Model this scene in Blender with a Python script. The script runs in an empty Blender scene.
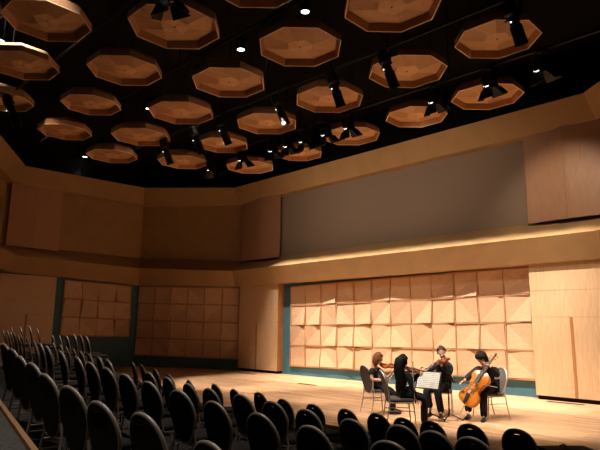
CAM = {'C': (14.4707, -14.5195, 1.6932), 'R': (0.718896, 0.695039, 0.010469), 'U': (0.115971, -0.134774, 0.984066), 'F': (-0.685375, 0.706227, 0.177493), 'f': 560.0}
ROWS = {'F': [(3.132, -8.045, 0.883), (3.633, -8.117, 0.85), (4.183, -8.142, 0.821), (4.64, -8.101, 0.73), (5.167, -7.988, 0.627), (5.671, -7.748, 0.603), (6.173, -7.693, 0.522), (6.693, -7.542, 0.52), (7.211, -7.442, 0.431), (7.824, -7.335, 0.399), (8.412, -7.181, 0.366), (8.985, -7.117, 0.353), (9.477, -7.133, 0.344), (9.996, -7.2, 0.363), (10.648, -7.29, 0.419), (11.318, -7.355, 0.448)], 'C': [(0.195, -8.568, 1.202), (1.029, -8.748, 1.193), (1.732, -8.91, 1.173), (2.441, -9.068, 1.157), (3.14, -9.236, 1.146), (3.799, -9.368, 1.117), (4.41, -9.476, 1.09), (4.956, -9.578, 1.066), (6.545, -9.708, 0.958), (7.004, -9.677, 0.919), (7.477, -9.625, 0.851), (7.98, -9.625, 0.822), (8.568, -9.542, 0.788), (9.08, -9.458, 0.741), (9.522, -9.297, 0.675), (10.104, -9.139, 0.609), (10.812, -9.168, 0.638), (11.202, -9.138, 0.618), (11.608, -9.096, 0.609)], 'B': [(0.485, -9.857, 1.532), (0.982, -9.937, 1.516), (1.521, -10.047, 1.502), (2.049, -10.17, 1.495), (2.58, -10.288, 1.479), (3.112, -10.402, 1.451), (3.613, -10.475, 1.425), (4.219, -10.588, 1.396), (4.812, -10.715, 1.372), (5.349, -10.823, 1.342), (5.957, -10.857, 1.289), (6.569, -10.886, 1.23), (7.085, -10.939, 1.183), (7.617, -10.979, 1.143), (8.153, -11.014, 1.1), (8.711, -11.029, 1.055), (9.249, -10.988, 1.0), (9.795, -10.938, 0.936), (10.338, -10.818, 0.869), (10.892, -10.689, 0.807), (11.687, -10.621, 0.783)], 'A': [(7.268, -12.102, 1.448), (7.758, -12.184, 1.409), (8.237, -12.269, 1.347), (8.797, -12.356, 1.318), (9.343, -12.445, 1.248), (9.889, -12.467, 1.191), (10.386, -12.461, 1.112), (10.891, -12.391, 1.093), (11.491, -12.272, 0.967)], 'E': [(-2.665, -8.6, 1.552), (-2.0, -8.596, 1.572), (-1.345, -8.603, 1.591), (-0.721, -8.636, 1.596), (-2.366, -7.549, 1.344), (-1.761, -7.602, 1.355), (-1.167, -7.659, 1.34), (-0.555, -7.712, 1.379), (0.008, -7.809, 1.402), (0.561, -7.908, 1.401)]}
OCT = [(5.12, -11.2, 0.9), (6.57, -9.58, 1), (9.7, -7.51, 1), (7.68, -7.57, 1), (3.04, -10.86, 0.87), (4.37, -9.32, 0.93), (5.49, -7.5, 1), (8.58, -5.36, 1), (10.49, -5.36, 0.93), (0.78, -10.49, 0.85), (2.1, -8.95, 0.85), (3.26, -7.2, 1), (4.26, -5.26, 1), (6.46, -5.35, 1), (9.19, -3.08, 0.98), (-0.26, -8.55, 0.86), (0.92, -6.93, 1), (5.27, -3.08, 1), (7.35, -3.1, 0.95), (2.05, -4.95, 0.93), (-1.36, -6.6, 0.95), (-0.26, -4.74, 1), (0.9, -2.92, 1), (3.08, -2.86, 0.9), (8.64, -9.54, 1), (4.61, -12.43, 0.85)]
FIX = [('E', 11.16, -6.2), ('E', 8.7, -6.37), ('E', 7.39, -6.39), ('E', 5.74, -6.02), ('F', 9.77, -4.32), ('F', 8.5, -4.29), ('F', 10.8, -4.01), ('F', 6.08, -4.24), ('F', 5.35, -4.2), ('F', 3.95, -4.22), ('F', 4.56, -4.03), ('F', 3.34, -4.29), ('F', 2.03, -4.13), ('F', 0.52, -3.81), ('E', 2.56, -6.18), ('E', 1.1, -5.92), ('E', 3.68, -5.93), ('E', 1.12, -9.53), ('F', 7.62, -10.37)]
DOWN = [(7.04, -6.78), (4.8, -6.64), (2.86, -6.51), (-0.12, -6.15), (-2.28, -5.86), (-4.51, -5.48), (-6.41, -5.2), (2.79, -11.11), (1.01, -10.74)]
POSE = {'cell': {'pel': (9.289, -3.873, 0.454), 'chest': (9.368, -4.055, 0.863), 'neck': (9.391, -4.212, 1.01), 'head': (9.423, -4.381, 1.132), 'shR': (9.222, -4.127, 0.923), 'shL': (9.544, -4.102, 0.94), 'elR': (9.174, -4.425, 0.795), 'wrR': (9.194, -4.643, 0.727), 'elL': (9.654, -4.248, 0.818), 'wrL': (9.589, -4.416, 1.011), 'knR': (9.079, -4.329, 0.497), 'knL': (9.398, -4.337, 0.525), 'anR': (9.06, -4.285, 0.135), 'anL': (9.389, -4.323, 0.093), 'toR': (9.1, -4.537, 0.109), 'toL': (9.449, -4.509, 0.053)}, 'viol': {'pel': (8.41, -4.156, 0.438), 'chest': (8.518, -4.199, 0.856), 'neck': (8.562, -4.263, 1.055), 'head': (8.577, -4.373, 1.215), 'shR': (8.469, -4.376, 0.977), 'shL': (8.662, -4.189, 0.98), 'elR': (8.496, -4.707, 0.878), 'wrR': (8.524, -4.934, 0.872), 'elL': (8.775, -4.423, 0.825), 'wrL': (8.769, -4.756, 0.999), 'knR': (8.361, -4.636, 0.468), 'knL': (8.573, -4.583, 0.51), 'anR': (8.397, -4.567, 0.166), 'anL': (8.606, -4.517, 0.099), 'toR': (8.46, -4.782, 0.136), 'toL': (8.691, -4.704, 0.045)}, 'gone': {'pel': (7.466, -5.126, 0.37), 'chest': (7.491, -5.185, 0.705), 'neck': (7.546, -5.187, 0.922), 'head': (7.611, -5.161, 1.07), 'shR': (7.608, -5.37, 0.875), 'shL': (7.459, -5.003, 0.87), 'elR': (7.633, -5.424, 0.68), 'wrR': (7.845, -5.257, 0.667), 'elL': (7.569, -4.818, 0.67), 'wrL': (7.768, -4.745, 0.866), 'knR': (7.844, -4.977, 0.392), 'knL': (7.679, -4.756, 0.4), 'anR': (7.774, -4.957, 0.042), 'anL': (7.629, -4.713, 0.032), 'toR': (7.863, -4.813, -0.019), 'toL': (7.702, -4.574, -0.012)}, 'gtwo': {'pel': (8.627, -5.926, 0.431), 'chest': (8.693, -5.949, 0.777), 'neck': (8.728, -5.963, 0.968), 'head': (8.732, -5.963, 1.097), 'shR': (8.86, -6.038, 0.929), 'shL': (8.574, -5.86, 0.919), 'elR': (8.963, -6.051, 0.703), 'wrR': (9.0, -5.997, 0.464), 'elL': (8.661, -5.583, 0.719), 'wrL': (8.729, -5.418, 0.89), 'knR': (9.017, -5.77, 0.471), 'knL': (8.869, -5.531, 0.472), 'anR': (8.96, -5.698, 0.076), 'anL': (8.837, -5.466, 0.087), 'toR': (8.995, -5.532, 0.004), 'toL': (8.862, -5.31, 0.014)}}
INST = {'cello': [(9.195, -4.662, 0.3), (9.607, -4.164, 1.203)], 'endpin': [(9.056, -4.729, 0.0)], 'violin1': [(7.638, -5.129, 0.934), (7.826, -4.599, 0.903)], 'violin2': [(8.732, -5.859, 0.963), (8.715, -5.277, 0.891)], 'viola': [(8.669, -4.39, 1.075), (8.824, -4.96, 1.01)], 'bow2': [(9.013, -6.018, 0.426), (9.011, -6.077, 1.106)], 'bow3': [(8.519, -4.962, 0.855), (8.834, -4.491, 1.322)], 'bow4': [(9.191, -4.732, 0.732), (9.735, -4.463, 0.633)], 'bow1': [(7.89, -5.27, 0.661), (7.788, -4.738, 0.916)], 'standA': [(8.669, -5.038, 0.722)], 'standB': [(8.965, -4.779, 0.837)]}
PAR = [(8.651, -12.542, 0.98), (11.051, -13.126, 0.98)]
VENT_SHADE = [[(2.4, -2.09, 0.0), (3.13, -2.1, 0.0)], [(9.41, -0.23, 0.0), (9.88, 0.31, 0.0)], [(-1.68, -1.16, 0.0), (-0.57, -1.41, 0.0)]]
BLK = [(11.041, -6.098, 0.0), (11.522, -5.584, 0.0)]
CP = {'cell': (8.98, -3.27, 0.0), 'viol': (8.22, -3.82, 0.0), 'gone': (7.43, -5.1, 0.0), 'gtwo': (8.51, -5.8, 0.0)}
import bpy, bmesh, math, random
import numpy as np
from mathutils import Vector, Matrix
random.seed(7)
SC = bpy.context.scene
COL = SC.collection
PI = math.pi

# ------------------------------------------------------------------ helpers
def link(o, parent=None):
    COL.objects.link(o)
    if parent is not None:
        o.parent = parent
    return o

def obj(name, me, mat=None, parent=None):
    if isinstance(me, bmesh.types.BMesh):
        bm = me
        me = bpy.data.meshes.new(name)
        bmesh.ops.recalc_face_normals(bm, faces=bm.faces)
        bm.to_mesh(me); bm.free()
    o = bpy.data.objects.new(name, me)
    if mat is not None:
        for m in (mat if isinstance(mat, (list, tuple)) else [mat]):
            me.materials.append(m)
    return link(o, parent)

def smooth(o, angle=40):
    me = o.data
    for p in me.polygons:
        p.use_smooth = True
    bm = bmesh.new(); bm.from_mesh(me)
    a = math.radians(angle)
    for e in bm.edges:
        if len(e.link_faces) == 2 and e.calc_face_angle(0) > a:
            e.smooth = False
    bm.to_mesh(me); bm.free()
    return o

def tag(o, label=None, cat=None, group=None, kind=None):
    if label: o['label'] = label
    if cat: o['category'] = cat
    if group: o['group'] = group
    if kind: o['kind'] = kind
    return o

def thing(name, label, cat, loc=(0, 0, 0), rz=0.0, group=None):
    o = bpy.data.objects.new(name, None)
    o.empty_display_size = .1
    link(o)
    o.location = loc
    o.rotation_euler = (0, 0, rz)
    return tag(o, label, cat, group)

def dup(root, loc, rz, label, group=None):
    r = root.copy(); COL.objects.link(r)
    r.location = loc; r.rotation_euler = (0, 0, rz)
    r['label'] = label
    if group: r['group'] = group
    for ch in list(root.children):
        c = ch.copy(); COL.objects.link(c); c.parent = r
        for g in list(ch.children):
            d = g.copy(); COL.objects.link(d); d.parent = c
    return r

def add_box(bm, lo, hi, M=None):
    x0, y0, z0 = lo; x1, y1, z1 = hi
    vs = [Vector(p) for p in ((x0,y0,z0),(x1,y0,z0),(x1,y1,z0),(x0,y1,z0),(x0,y0,z1),(x1,y0,z1),(x1,y1,z1),(x0,y1,z1))]
    if M is not None: vs = [M @ v for v in vs]
    v = [bm.verts.new(p) for p in vs]
    for f in ((0,3,2,1),(4,5,6,7),(0,1,5,4),(1,2,6,5),(2,3,7,6),(3,0,4,7)):
        bm.faces.new([v[i] for i in f])

def add_prism(bm, poly, z0, z1):
    a = [bm.verts.new((x, y, z0)) for x, y in poly]
    b = [bm.verts.new((x, y, z1)) for x, y in poly]
    n = len(poly)
    bm.faces.new(a[::-1]); bm.faces.new(b)
    for i in range(n):
        bm.faces.new((a[i], a[(i+1) % n], b[(i+1) % n], b[i]))

def add_tube(bm, pts, r, seg=8, closed=False, caps=True):
    pts = [Vector(p) for p in pts]
    n = len(pts)
    rr = r if isinstance(r, (list, tuple)) else [r]*n
    rings = []
    prev = None
    for i, p in enumerate(pts):
        if closed:
            t = (pts[(i+1) % n] - pts[i-1])
        else:
            t = pts[min(i+1, n-1)] - pts[max(i-1, 0)]
        t.normalize()
        if prev is None:
            ref = Vector((0, 0, 1)) if abs(t.z) < .9 else Vector((1, 0, 0))
            u = t.cross(ref).normalized()
        else:
            u = (prev - t*prev.dot(t)).normalized()
        prev = u
        w = t.cross(u)
        rings.append([bm.verts.new(p + (u*math.cos(2*PI*k/seg) + w*math.sin(2*PI*k/seg))*rr[i]) for k in range(seg)])
    m = n if closed else n-1
    for i in range(m):
        A, B = rings[i], rings[(i+1) % n]
        off = 0
        if closed and i == n-1:
            off = min(range(seg), key=lambda o: sum((A[k].co-B[(k+o) % seg].co).length for k in range(seg)))
        for k in range(seg):
            bm.faces.new((A[k], A[(k+1) % seg], B[(k+1+off) % seg], B[(k+off) % seg]))
    if caps and not closed:
        bm.faces.new(rings[0][::-1]); bm.faces.new(rings[-1])

def add_lathe(bm, prof, seg=16, M=None):
    M = M or Matrix.Identity(4)
    rings = []
    for r, z in prof:
        rings.append([bm.verts.new(M @ Vector((r*math.cos(2*PI*k/seg), r*math.sin(2*PI*k/seg), z))) for k in range(seg)])
    for A, B in zip(rings, rings[1:]):
        for k in range(seg):
            bm.faces.new((A[k], A[(k+1) % seg], B[(k+1) % seg], B[k]))
    bm.faces.new(rings[0][::-1]); bm.faces.new(rings[-1])

def frame_to(direction, up=(0, 0, 1)):
    """matrix whose z axis points along direction"""
    z = Vector(direction).normalized()
    u = Vector(up)
    if abs(z.dot(u)) > .98: u = Vector((0, 1, 0))
    x = u.cross(z).normalized(); y = z.cross(x)
    return Matrix((x, y, z)).transposed().to_4x4()

# ------------------------------------------------------------------ materials
def mat(name, col, rough=.6, metal=0.0, spec=.5, emit=None, es=0.0):
    m = bpy.data.materials.new(name); m.use_nodes = True
    b = m.node_tree.nodes['Principled BSDF']
    b.inputs['Base Color'].default_value = (*col, 1)
    b.inputs['Roughness'].default_value = rough
    b.inputs['Metallic'].default_value = metal
    b.inputs['Specular IOR Level'].default_value = spec
    if emit:
        b.inputs['Emission Color'].default_value = (*emit, 1)
        b.inputs['Emission Strength'].default_value = es
    return m

def noisy(m, c1, c2, scale=(1, 1, 1), detail=4, nscale=5.0, lo=.35, hi=.65, bump=0.0, coord='Object', rnd=0.0):
    nt = m.node_tree; N = nt.nodes; L = nt.links
    b = N['Principled BSDF']
    tc = N.new('ShaderNodeTexCoord'); mp = N.new('ShaderNodeMapping')
    mp.inputs['Scale'].default_value = scale
    L.new(tc.outputs[coord], mp.inputs['Vector'])
    if rnd:
        oi = N.new('ShaderNodeObjectInfo'); ml = N.new('ShaderNodeMath'); ml.operation = 'MULTIPLY'
        ml.inputs[1].default_value = 37.0
        L.new(oi.outputs['Random'], ml.inputs[0]); L.new(ml.outputs[0], mp.inputs['Location'])
    no = N.new('ShaderNodeTexNoise'); no.inputs['Scale'].default_value = nscale; no.inputs['Detail'].default_value = detail
    L.new(mp.outputs[0], no.inputs['Vector'])
    cr = N.new('ShaderNodeValToRGB')
    cr.color_ramp.elements[0].position = lo; cr.color_ramp.elements[0].color = (*c1, 1)
    cr.color_ramp.elements[1].position = hi; cr.color_ramp.elements[1].color = (*c2, 1)
    L.new(no.outputs['Fac'], cr.inputs[0])
    out = cr.outputs[0]
    if rnd:
        hs = N.new('ShaderNodeHueSaturation')
        mr = N.new('ShaderNodeMapRange'); mr.inputs[3].default_value = 1-rnd; mr.inputs[4].default_value = 1+rnd*.6
        L.new(oi.outputs['Random'], mr.inputs[0]); L.new(mr.outputs[0], hs.inputs['Value'])
        L.new(out, hs.inputs['Color']); out = hs.outputs[0]
    L.new(out, b.inputs['Base Color'])
    if bump:
        bp = N.new('ShaderNodeBump'); bp.inputs['Strength'].default_value = bump; bp.inputs['Distance'].default_value = .02
        L.new(no.outputs['Fac'], bp.inputs['Height']); L.new(bp.outputs[0], b.inputs['Normal'])
    return m

def wood(name, c1, c2, scale=(3, 3, .35), rough=.5, rnd=0.0, nscale=6.0):
    return noisy(mat(name, c1, rough), c1, c2, scale, 6, nscale, .3, .7, .03, 'Object', rnd)

M_PANEL = wood('maple_panel', (.61, .385, .235), (.71, .47, .295), (1.2, 3, 5), .55, .10)
M_DOORW = wood('maple_veneer', (.57, .36, .20), (.68, .45, .27), (7, 7, .5), .5)
M_DOORE = wood('oak_edge', (.36, .15, .05), (.45, .20, .07), (7, 7, .5), .5)
M_BATTEN = wood('batten_wood', (.44, .22, .11), (.52, .27, .14), (7, 7, 2), .5)
M_UPW = wood('cherry_veneer', (.42, .215, .115), (.49, .27, .155), (7, 7, .5), .5)
M_OCT = wood('birch_ply', (.56, .30, .135), (.64, .355, .165), (2, 2, 2), .6, .06)
M_OCT2 = wood('birch_ply_crossgrain', (.45, .235, .10), (.53, .285, .13), (2, 2, 2), .6, .06)
M_OCTSIDE = wood('birch_ply_side', (.42, .20, .085), (.48, .24, .105), (2, 2, 2), .65)
M_OCTEDGE = mat('ply_edge', (.85, .62, .42), .6)
M_TAN = noisy(mat('tan_plaster', (.4, .25, .12), .85), (.36, .21, .088), (.40, .235, .10), (1, 1, 1), 3, 2.5)
M_FASCIA = noisy(mat('ochre_plaster', (.45, .28, .12), .8), (.38, .222, .092), (.42, .247, .105), (1, 1, 1), 3, 2.0)
M_FABRIC = noisy(mat('grey_fabric', (.3, .23, .19), .95), (.27, .19, .135), (.32, .23, .165), (40, 40, 40), 2, 3.0)
M_TEAL = noisy(mat('teal_paint', (.05, .13, .16), .7), (.044, .135, .185), (.052, .155, .21), (1, 1, 1), 2, 2.0)
M_BLACK = mat('black_paint', (.0022, .0022, .0025), .9, spec=.2)
M_DARKGAP = mat('dark_gap', (.012, .008, .006), .9, spec=.1)
M_METALB = mat('black_metal', (.012, .012, .013), .45, .6)
M_GLINT = mat('lamp_lens', (.9, .9, .9), .2, emit=(1, .93, .85), es=6.0)
M_GLASS = mat('dark_lens', (.05, .05, .06), .08, .3)
M_HUB = wood('birch_ply_hub', (.66, .37, .18), (.74, .43, .21), (2, 2, 2), .6)
M_CARPET = noisy(mat('dark_carpet', (.03, .025, .025), 1, spec=.1), (.022, .02, .021), (.045, .04, .04), (1, 1, 1), 3, 60.0, bump=.4)
M_PARCARP = noisy(mat('grey_carpet', (.05, .05, .06), 1, spec=.1), (.040, .037, .036), (.075, .070, .068), (1, 1, 1), 3, 55.0, bump=.4)
M_NOSING = wood('nosing_wood', (.24, .12, .055), (.30, .16, .075), (5, 5, 5), .5)
M_CHAIRF = noisy(mat('black_fabric', (.012, .010, .010), .9, spec=.2), (.008, .007, .007), (.022, .018, .017), (1, 1, 1), 3, 40.0)
M_CHAIRM = mat('bronze_frame', (.30, .26, .23), .42, .25)
M_BEIGEF = noisy(mat('taupe_fabric', (.2, .16, .13), .9), (.085, .066, .055), (.13, .10, .085), (1, 1, 1), 3, 60.0)
M_SILVERM = mat('silver_frame', (.62, .56, .48), .35, .5)

def floor_material():
    m = mat('maple_floor', (.7, .45, .25), .38, spec=.35)
    nt = m.node_tree; N = nt.nodes; L = nt.links; b = N['Principled BSDF']
    tc = N.new('ShaderNodeTexCoord')
    br = N.new('ShaderNodeTexBrick')
    br.offset = .37; br.inputs['Scale'].default_value = 1.0
    br.inputs['Brick Width'].default_value = 1.3; br.inputs['Row Height'].default_value = .075
    br.inputs['Mortar Size'].default_value = .0015
    br.inputs['Color1'].default_value = (.46, .27, .15, 1); br.inputs['Color2'].default_value = (.72, .49, .31, 1)
    br.inputs['Mortar'].default_value = (.30, .16, .08, 1)
    L.new(tc.outputs['Object'], br.inputs['Vector'])
    mp = N.new('ShaderNodeMapping'); mp.inputs['Scale'].default_value = (.55, 11, 1)
    L.new(tc.outputs['Object'], mp.inputs['Vector'])
    no = N.new('ShaderNodeTexNoise'); no.inputs['Scale'].default_value = 2.2; no.inputs['Detail'].default_value = 5
    L.new(mp.outputs[0], no.inputs['Vector'])
    mx = N.new('ShaderNodeMix'); mx.data_type = 'RGBA'; mx.blend_type = 'MULTIPLY'
    cr = N.new('ShaderNodeValToRGB')
    cr.color_ramp.elements[0].position = .35; cr.color_ramp.elements[0].color = (.55, .44, .36, 1)
    cr.color_ramp.elements[1].position = .6; cr.color_ramp.elements[1].color = (1.08, 1.05, 1.02, 1)
    L.new(no.outputs['Fac'], cr.inputs[0])
    mx.inputs[0].default_value = .8
    L.new(br.outputs['Color'], mx.inputs[6]); L.new(cr.outputs[0], mx.inputs[7])
    L.new(mx.outputs[2], b.inputs['Base Color'])
    return m
M_FLOOR = floor_material()

# ------------------------------------------------------------------ camera
cd = bpy.data.cameras.new('camera'); cam = bpy.data.objects.new('camera', cd); COL.objects.link(cam)
cd.sensor_fit = 'HORIZONTAL'; cd.sensor_width = 36.0; cd.lens = 36.0*CAM['f']/600.0
cd.clip_start = .05; cd.clip_end = 200
Rv, Uv, Fv, Cv = Vector(CAM['R']), Vector(CAM['U']), Vector(CAM['F']), Vector(CAM['C'])
Mc = Matrix((Rv, Uv, -Fv)).transposed().to_4x4(); Mc.translation = Cv
cam.matrix_world = Mc
SC.camera = cam

# ------------------------------------------------------------------ the room
# wall corners in plan (stage wall along y = 0)
CL = (-6.575, -8.06); C1 = (-6.79, -2.30); C0 = (-2.85, 0.0); CR = (10.74, 0.0)
CL = (-6.53, -7.90)
def dirv(a, b):
    d = Vector((b[0]-a[0], b[1]-a[1])); d.normalize(); return d
EL = (CL[0] + 6.5*math.cos(math.radians(-31.8)), CL[1] + 6.5*math.sin(math.radians(-31.8)))
ER = (CR[0] + 6.5*math.cos(math.radians(-42.7)), CR[1] + 6.5*math.sin(math.radians(-42.7)))
PATH = [EL, CL, C1, C0, CR, ER]
PATHN = ['rear_left', 'left', 'corner', 'back', 'right']

def inset(d):
    """plan points of the wall path moved d into the room (negative = behind the wall)"""
    out = []
    P = [Vector(p) for p in PATH]
    segs = [dirv(PATH[i], PATH[i+1]) for i in range(5)]
    nrm = [Vector((s.y, -s.x)) for s in segs]
    for i in range(6):
        if i == 0: out.append(P[0] + nrm[0]*d)
        elif i == 5: out.append(P[5] + nrm[4]*d)
        else:
            n1, n2 = nrm[i-1], nrm[i]
            b = (n1+n2); b.normalize()
            out.append(P[i] + b*(d/b.dot(n1)))
    return out

ZC = 8.7
# walls: outer shells 0.25 thick, three bands of finish
in0, outr = inset(0), inset(-.25)
for i, nm in enumerate(PATHN):
    bm = bmesh.new()
    zs = [-.9, 3.75, 7.0, ZC]
    a, b_, c, d_ = in0[i], in0[i+1], outr[i+1], outr[i]
    cols = []
    for z in zs:
        cols.append([bm.verts.new((p.x, p.y, z)) for p in (a, b_, c, d_)])
    bm.faces.new(cols[0][::-1]); bm.faces.new(cols[-1])
    for k in range(3):
        for j in range(4):
            f = bm.faces.new((cols[k][j], cols[k][(j+1) % 4], cols[k+1][(j+1) % 4], cols[k+1][j]))
            f.material_index = k
    up = M_FABRIC if nm == 'back' else M_TAN
    w = obj('wall_'+nm, bm, [M_TEAL, up, M_BLACK])
    tag(w, kind='structure')

# ceiling slab
bm = bmesh.new()
add_prism(bm, [(-10, 3), (18, 3), (18, -18), (-10, -18)], ZC, ZC+.2)
tag(obj('ceiling', bm, M_BLACK), kind='structure')

# continuous bands (projecting ledge with sloped sill, upper fascia)
# each entry: inset d -> z at the five path points EL, CL, C1, C0, CR, ER
def band(name, prof, mats, midx):
    rings = []
    bm = bmesh.new()
    for d, zz in prof:
        pts = inset(d)
        rings.append([bm.verts.new((p.x, p.y, z)) for p, z in zip(pts, zz)])
    n = len(rings)
    for k in range(n):
        A, B = rings[k], rings[(k+1) % n]
        for i in range(5):
            f = bm.faces.new((A[i], A[i+1], B[i+1], B[i])); f.material_index = midx[k]
    bm.faces.new([r[0] for r in rings]); bm.faces.new([r[-1] for r in rings][::-1])
    return tag(obj(name, bm, mats), kind='structure')
band('trim_1', [(.40, (3.46, 3.44, 3.29, 3.20, 3.31, 3.34)), (.644, (4.0, 3.98, 3.945, 3.79, 3.93, 3.98)),
                (-.02, (4.46, 4.44, 4.46, 4.25, 4.43, 4.46)), (-.02, (3.46, 3.44, 3.29, 3.20, 3.31, 3.34))],
     [M_FASCIA], [0, 0, 0, 0])
band('trim_2', [(.30, (6.62, 6.61, 6.67, 6.53, 6.70, 6.72)), (.644, (7.18, 7.18, 7.33, 7.14, 7.30, 7.30)),
                (-.02, (7.18, 7.18, 7.33, 7.14, 7.30, 7.30)), (-.02, (6.62, 6.61, 6.67, 6.53, 6.70, 6.72))],
     [M_FASCIA], [0, 0, 0, 0])

def wall_frame(i):
    """origin, along, into-room normal of wall segment i"""
    a = Vector((*PATH[i], 0)); s = dirv(PATH[i], PATH[i+1])
    return a, Vector((s.x, s.y, 0)), Vector((s.y, -s.x, 0))

# ---- arrays of folded wooden diffuser panels
def panel_array(label, seg, q, ncol, nrow, amp=1.0):
    """q = (s0, s1, zb0, zb1, zt0, zt1) measured along the wall from its first corner"""
    o, s, n = wall_frame(seg)
    s0, s1, zb0, zb1, zt0, zt1 = q
    rz = math.atan2(s.y, s.x)
    base = o + s*s0
    t = thing('acoustic_panel_array', label, 'wall panels', (base.x, base.y, 0), rz)
    # local frame: x along wall, -y into the room
    W = s1-s0
    def pt(a, b):
        zb = zb0+(zb1-zb0)*a; zt = zt0+(zt1-zt0)*a
        return a*W, zb+(zt-zb)*b
    bm = bmesh.new()
    e = .012
    c = [pt(0, 0), pt(1, 0), pt(1, 1), pt(0, 1)]
    lo = [bm.verts.new((x, -.001, z)) for x, z in c]; hi = [bm.verts.new((x, -.025, z)) for x, z in c]
    bm.faces.new(lo[::-1]); bm.faces.new(hi)
    for k in range(4): bm.faces.new((lo[k], lo[(k+1) % 4], hi[(k+1) % 4], hi[k]))
    obj('backing', bm, M_DOORE, t)
    bm = bmesh.new()
    def bar(a0, b0, a1, b1, hw):
        x0, z0 = pt(a0, b0); x1, z1 = pt(a1, b1)
        d = Vector((x1-x0, 0, z1-z0)).normalized(); nrm = Vector((-d.z, 0, d.x))*hw
        A, B = Vector((x0, 0, z0)), Vector((x1, 0, z1))
        q = [A-nrm, B-nrm, B+nrm, A+nrm]
        lo = [bm.verts.new((v.x, -.024, v.z)) for v in q]; hi = [bm.verts.new((v.x, -.062, v.z)) for v in q]
        bm.faces.new(lo[::-1]); bm.faces.new(hi)
        for k in range(4): bm.faces.new((lo[k], lo[(k+1) % 4], hi[(k+1) % 4], hi[k]))
    for c_ in range(ncol+1): bar(c_/ncol, 0, c_/ncol, 1, .017)
    for r_ in range(nrow+1): bar(0, r_/nrow, 1, r_/nrow, .017)
    obj('batten_grid', bm, M_BATTEN, t)
    for r in range(nrow):
        for cidx in range(ncol):
            g = .028
            x00, z00 = pt(cidx/ncol, r/nrow); x10, z10 = pt((cidx+1)/ncol, r/nrow)
            x11, z11 = pt((cidx+1)/ncol, (r+1)/nrow); x01, z01 = pt(cidx/ncol, (r+1)/nrow)
            P = [Vector((x00+g, 0, z00+g)), Vector((x10-g, 0, z10+g)), Vector((x11-g, 0, z11-g)), Vector((x01+g, 0, z01-g))]
            bm = bmesh.new()
            k = random.randrange(4)
            # folded sheet: creased along one diagonal, one corner standing proud
            dep = [.036+.010*random.random() for _ in range(4)]
            dep[k] = .036 + (.04 + .045*random.random())*amp
            if random.random() < .35: dep[(k+2) % 4] = .036 + (.02+.025*random.random())*amp
            vb = [bm.verts.new((p.x, -.024, p.z)) for p in P]
            vf = [bm.verts.new((p.x, -d, p.z)) for p, d in zip(P, dep)]
            bm.faces.new(vb[::-1])
            for j in range(4):
                bm.faces.new((vb[j], vb[(j+1) % 4], vf[(j+1) % 4], vf[j]))
            for q in ((k, (k+1) % 4, (k+3) % 4), ((k+1) % 4, (k+2) % 4, (k+3) % 4)):
                bm.faces.new([vf[j] for j in q])
            obj('panel', bm, M_PANEL, t)
    return t
panel_array('large bank of folded square maple panels on the back wall behind the musicians', 3,
            (2.85+.01, 2.85+8.70, .30, .425, 3.10, 3.265), 12, 4)
panel_array('bank of folded square wooden panels on the angled corner wall, six columns wide', 2,
            (.06, 4.52, .46, .39, 3.25, 3.17), 6, 4, 1.7)
LS = 5.97 - 2.6    # along the left wall
oL, sL, nL = wall_frame(1)
lenL = (Vector(C1)-Vector(CL)).length
LZ = 2.336   # position of the old origin of measurement on this wall
panel_array('small bank of folded square wooden panels on the left wall, three rows high', 1,
            (LZ+.07, LZ+2.92, 1.26, 1.19, 3.30, 3.23), 4, 3, 1.7)

# ---- flush wooden door walls
def door_wall(name, label, seg, s0, s1, zt, d, seam, zj, zdoor, kick=.10):
    o, s, n = wall_frame(seg); base = o + s*s0
    t = bpy.data.objects.new(name, None); link(t)
    t.location = (base.x, base.y, 0); t.rotation_euler = (0, 0, math.atan2(s.y, s.x))
    tag(t, label, kind='structure')
    W = s1-s0
    def box(nm, x0, x1, z0, z1, y0, y1, m):
        bm = bmesh.new(); add_box(bm, (x0, -y1, z0), (x1, -y0, z1)); return obj(nm, bm, m, t)
    box('door_frame', 0, W, kick, zt, 0, d-.02, M_DOORE)
    box('kick_plate', .02, W-.02, 0, kick, 0, d-.07, M_DARKGAP)
    x = seam-s0
    box('head_panel', 0, W, zj+.006, zt, d-.02, d, M_DOORW)
    box('over_panel', 0, W, zdoor+.006, zj, d-.02, d, M_DOORW)
    for a, b in ((0, x-.035), (x+.035, W)):
        box('door_leaf', a, b, kick, zdoor, d-.02, d, M_DOORW)
    bm = bmesh.new(); add_box(bm, (x-.034, -d-.012, kick), (x+.034, -d+.02, zdoor)); obj('astragal', bm, M_DOORE, t)
    return t
door_wall('door_1', 'tall maple double door wall left of the large panel bank', 3, .27, 2.43, 3.215, .30, 1.30, 2.3, 1.82)
door_wall('door_2', 'tall maple double door wall at right end of the stage', 3, 2.85+8.77, 2.85+10.76, 3.33, .30, 2.85+9.71, 2.615, 1.97)
door_wall('door_3', 'dim wooden double door wall at far left of the hall', 1, LZ-2.25, LZ-.28, 3.385, .12, LZ-1.26, 2.5, 2.0)
# dark vertical slots beside the left door wall and black steps are the teal wall itself

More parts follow.
